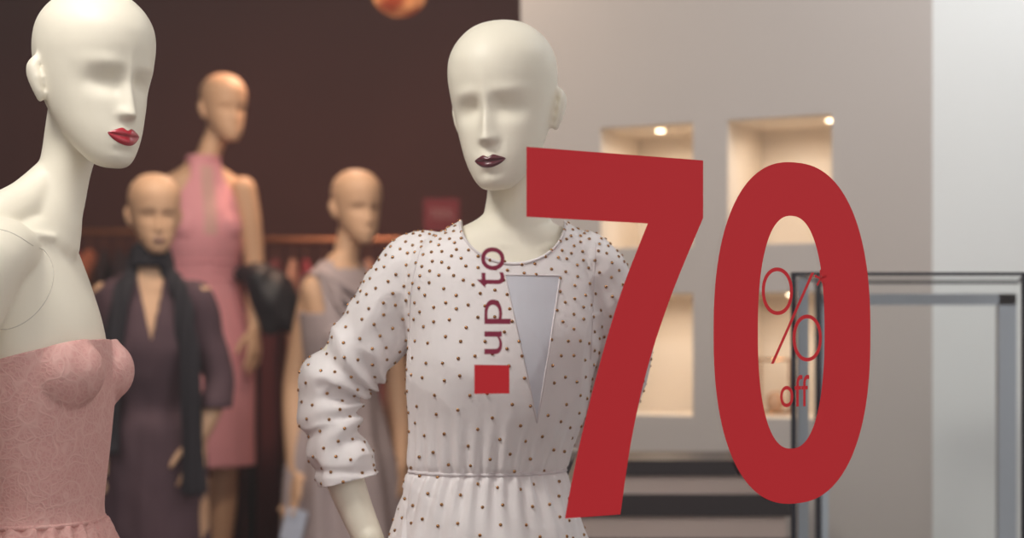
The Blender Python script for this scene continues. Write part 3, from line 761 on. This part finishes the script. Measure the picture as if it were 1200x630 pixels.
# ------------ display case (right)
dc = empty('display_case', (.9, 3.45, FLOOR))
zt = 1.622
g = Geo(); fx0, fx1, fy = .524, .957, 3.2; bx0, bx1, by = .662, 1.09, 3.7
for x, y in ((fx0, fy), (fx1, fy)): box(g, x, x+.009, y, y+.009, FLOOR, zt)
box(g, fx0, fx1+.009, fy, fy+.009, zt-.006, zt)
sweep(g, [Vector((fx0+.005, fy, zt-.004)), Vector((bx0+.005, by, zt-.004))], [.003, .003], n=8, sub=1); sweep(g, [Vector((fx1+.005, fy, zt-.004)), Vector((bx1+.005, by, zt-.004))], [.003, .003], n=8, sub=1)
box(g, bx0, bx1+.011, by, by+.011, zt-.006, zt); box(g, bx0-.004, bx0+.008, by-.005, by+.011, FLOOR, zt); box(g, bx1+.03, bx1+.036, by, by+.011, FLOOR, zt)
gobj('dark_edges', g, M_DARKMET, dc, smooth=False)
g = Geo(); box(g, fx0+.015, fx0+.034, fy+.012, fy+.03, FLOOR, zt-.012)
box(g, bx0+.008, bx0+.022, by-.012, by+.011, FLOOR, zt-.04); box(g, bx0+.01, bx1, by-.012, by+.012, 1.570, 1.594); box(g, bx1-.038, bx1, by-.012, by+.012, FLOOR, 1.594)
gobj('metal_frame', g, M_ALU, dc, smooth=False)
g = Geo(); g.add([(fx0+.011, fy+.005, FLOOR+.6), (fx1, fy+.005, FLOOR+.6), (fx1, fy+.005, zt-.01), (fx0+.011, fy+.005, zt-.01), (fx0+.011, fy+.005, zt-.003), (fx1, fy+.005, zt-.003), (bx1, by, zt-.003), (bx0, by, zt-.003)], [(0, 1, 2, 3), (4, 5, 6, 7)])
obj('glass_panels', mesh_of(g), M_CGLASS, dc, smooth=False)
g = Geo(); v = [(fx0+.04, fy+.035), (fx1-.01, fy+.035), (bx1-.045, by-.02), (bx0+.03, by-.02)]
g.add([(x, y, FLOOR) for x, y in v]+[(x, y, .75) for x, y in v], [(3, 2, 1, 0), (4, 5, 6, 7), (0, 1, 5, 4), (1, 2, 6, 5), (2, 3, 7, 6), (3, 0, 4, 7)])
gobj('cabinet_base', g, M_WHWALL, dc, smooth=False)
# ------------ low black/white shelf unit
su = empty('shelf_unit', (.4, 4.0, FLOOR))
gb = Geo(); gw = Geo(); x0, x1, y0, y1 = .10, .625, 3.82, 4.13
layers = [(1.190, 1.2245, 1), (1.1485, 1.190, 0), (1.099, 1.1485, 1), (1.05, 1.099, 0), (1.0, 1.05, 1)]
for a, b2, kd in layers:
    if kd: box(gb, x0, x1, y0, y1, a, b2)
    else: box(gw, x0+.01, x1-.01, y0+.01, y1-.01, a, b2)
box(gb, x0+.01, x1-.01, y0+.02, y1-.01, FLOOR, 1.0)
gobj('black_boards', gb, mat('board_black', srgb(34, 26, 30), .4, bump=.02), su, smooth=False); gobj('pale_boards', gw, mat('board_pale', srgb(190, 172, 164), .6, bump=.02), su, smooth=False)

pk = figure(0, 5.9)[1](238, 196)
simple_box('display_plinth', (pk.x-.35, pk.x+.35, pk.y-.3, pk.y+.3, FLOOR, .57), mat('plinth_dark', srgb(60, 46, 46), .6, bump=.03))
# ------------ clothes racks
cols = [srgb(84, 48, 50), srgb(152, 40, 56), srgb(50, 38, 44), srgb(172, 106, 80), srgb(104, 50, 56), srgb(168, 128, 110), srgb(40, 34, 42), srgb(136, 46, 58)]
GM_ = [mat('garment_fabric_%d' % i, c, .85, bump=.3, bscale=30) for i, c in enumerate(cols)]
M_BRONZE = mat('bronze_rail', srgb(150, 100, 72), .4, .8, bump=.02)
def rack(x0, x1, y, zr, seed):
    rn = random.Random(seed); E = empty('clothes_rack', ((x0+x1)/2, y, FLOOR)); g = Geo()
    sweep(g, [Vector((x0-.05, y, zr)), Vector((x1+.05, y, zr))], [.014]*2, n=14, sub=1)
    for x in (x0-.05, x1+.05):
        sweep(g, [Vector((x, y, FLOOR+.02)), Vector((x, y, zr))], [.014]*2, n=14, sub=1)
        sweep(g, [Vector((x, y-.25, FLOOR+.016)), Vector((x, y+.25, FLOOR+.016))], [.014]*2, n=14, sub=1)
    x = x0+.03; gs = {}
    while x < x1-.02:
        k = rn.randrange(len(cols)); gg = gs.setdefault(k, Geo()); ln = rn.uniform(.75, 1.2); yaw = rn.uniform(-14, 14)
        M = Matrix.Translation((x, y, zr-.09)) @ Matrix.Rotation(math.radians(yaw), 4, 'Z'); w = rn.uniform(.020, .032)
        rings = []; ph = rn.uniform(0, 6)
        for (z_, hy, hx) in ((.015, .03, .010), (0, .06, .014), (-.035, .16, .020), (-.08, .215, w), (-.25, .20, w*1.1), (-ln*.6, .20, w*1.3), (-ln, .23, w*1.5)):
            rg = []
            for q in range(40):
                a = 2*math.pi*q/40; t = min(1, max(0, -z_/.5))
                rg.append(M @ Vector((math.cos(a)*hx*(1+.5*t*math.sin(5*a+ph)), math.sin(a)*hy, z_)))
            rings.append(rg)
        rings_to_geo(gg, rings, 40)
        sweep(g, [M @ Vector((0, 0, .01)), M @ Vector((0, 0, .06)), M @ Vector((0, .015, .095)), M @ Vector((0, .0, .108)), M @ Vector((0, -.016, .095))], [.0022]*5, n=6)
        x += rn.uniform(.045, .075)
    gobj('rail_and_hangers', g, M_BRONZE, E)
    for k, gg in gs.items(): gobj('garments', gg, GM_[k], E)
rack(-1.12, -.12, 6.7, 1.88, 4)
rack(-2.4, -1.45, 7.3, 1.95, 9)
ss = empty('sale_sign_stand', (-.26, 6.3, FLOOR)); g = Geo()
box(g, -.325, -.195, 6.29, 6.30, 1.89, 2.01); gobj('sign_board', g, mat('sign_red', srgb(120, 22, 36), .6, bump=.02), ss, smooth=False)
g = Geo(); sweep(g, [Vector((-.26, 6.31, FLOOR+.01)), Vector((-.26, 6.31, 1.95))], [.007]*2, n=10, sub=1); loft(g, [(0.001, .12, .12), (.012, .11, .11)], Matrix.Translation((-.26, 6.31, FLOOR)), sub=1); gobj('pole', g, M_CHROME, ss)
cu = bpy.data.curves.new('sign_text', 'FONT'); cu.body = '70%'; cu.size = .055; cu.align_x = 'CENTER'; to = bpy.data.objects.new('sign_text', cu); scene.collection.objects.link(to)
to.location = (-.26, 6.286, 1.935); to.rotation_euler = (math.pi/2, 0, 0); cu.materials.append(mat('sign_text_mat', srgb(170, 120, 120), .5, bump=.02)); to.parent = ss; to.matrix_parent_inverse = ss.matrix_basis.inverted()
pl = empty('pendant_lamp', (-.36, 5.5, 2.6)); g = Geo(); ellipsoid(g, (-.363, 5.5, 2.605), (.088, .088, .074), n=32)
M_LAMP = mat('lamp_orange', srgb(150, 60, 32), .25, bump=.05)
nt = M_LAMP.node_tree; bb = nt.nodes['Principled BSDF']; lw = nt.nodes.new('ShaderNodeTexNoise'); lw.inputs['Scale'].default_value = 12
rmp = nt.nodes.new('ShaderNodeValToRGB'); rmp.color_ramp.elements[0].position = .40; rmp.color_ramp.elements[0].color = (.22, .035, .010, 1); rmp.color_ramp.elements[1].position = .68; rmp.color_ramp.elements[1].color = (1, .40, .14, 1)
tcl = nt.nodes.new('ShaderNodeTexCoord'); nt.links.new(tcl.outputs['Object'], lw.inputs['Vector']); nt.links.new(lw.outputs['Fac'], rmp.inputs[0]); nt.links.new(rmp.outputs[0], bb.inputs['Emission Color']); bb.inputs['Emission Strength'].default_value = .6
gobj('shade', g, M_LAMP, pl)
g = Geo(); sweep(g, [Vector((-.363, 5.5, 2.66)), Vector((-.363, 5.5, CH))], [.004]*2, n=8, sub=1); sweep(g, [Vector((-.363, 5.5, 2.66)), Vector((-.363, 5.5, 2.71))], [.02, .012], n=14); gobj('cord', g, M_DARKMET, pl)

# ============================================================ light
def area(name, loc, tgt, size, e, col):
    L = bpy.data.lights.new(name, 'AREA'); L.shape = 'DISK'; L.size = size; L.energy = e; L.color = col
    o = bpy.data.objects.new(name, L); o.location = loc; o.rotation_euler = (Vector(tgt)-Vector(loc)).to_track_quat('-Z', 'Y').to_euler(); scene.collection.objects.link(o)
area('offscreen_light', (-.95, 1.75, 3.1), (-.2, 2.6, 1.5), .5, 24, (1, .96, .90))
area('offscreen_light', (.5, 3.3, 3.12), (.6, 4.3, 1.6), .6, 5, (1, .94, .88))  # added lamp with no visible fixture, lifts the greige niche wall
area('offscreen_light', (1.4, 3.3, 3.12), (1.35, 4.1, 1.5), .4, 13, (.96, .98, 1))
area('offscreen_light', (-1.1, 4.2, 3.12), (-1.0, 5.4, 1.7), .4, 18, (1, .84, .68))  # added warm lamp, brightens the back mannequins; no fixture in view
area('offscreen_light', (-.3, 4.6, 3.12), (-.5, 5.6, 1.6), .3, 8, (1, .82, .66))  # second added warm lamp, raises the dark rear of the shop
area('offscreen_light', (-.62, 6.1, 3.12), (-.62, 6.75, 1.4), .3, 26, (1, .64, .46))  # added out of view to bring the clothes rack out of the dark
w = bpy.data.worlds.new('World'); scene.world = w; w.use_nodes = True; nt = w.node_tree; bg = nt.nodes['Background']
tc = nt.nodes.new('ShaderNodeTexCoord'); sp = nt.nodes.new('ShaderNodeSeparateXYZ'); rp = nt.nodes.new('ShaderNodeValToRGB'); mr = nt.nodes.new('ShaderNodeMapRange')
mr.inputs['From Min'].default_value = -1; nt.links.new(tc.outputs['Generated'], sp.inputs[0]); nt.links.new(sp.outputs['Z'], mr.inputs['Value']); nt.links.new(mr.outputs[0], rp.inputs[0]); nt.links.new(rp.outputs[0], bg.inputs[0])
rp.color_ramp.elements[0].position = .40; rp.color_ramp.elements[0].color = (.20, .170, .16, 1); rp.color_ramp.elements[1].position = .75; rp.color_ramp.elements[1].color = (1.0, .985, .96, 1)
el = rp.color_ramp.elements.new(.52); el.color = (.42, .375, .365, 1)
bg.inputs[1].default_value = 1.45
# ============================================================ camera
cd = bpy.data.cameras.new('camera'); cam = bpy.data.objects.new('camera', cd); scene.collection.objects.link(cam)
cam.location = (0, 0, EYE); cam.rotation_euler = (math.pi/2, 0, 0); cd.sensor_width = 36; cd.lens = 60; cd.shift_y = 80/1200
cd.dof.use_dof = True; cd.dof.focus_distance = 2.34; cd.dof.aperture_fstop = 2.8
cd.clip_start = .05
scene.camera = cam
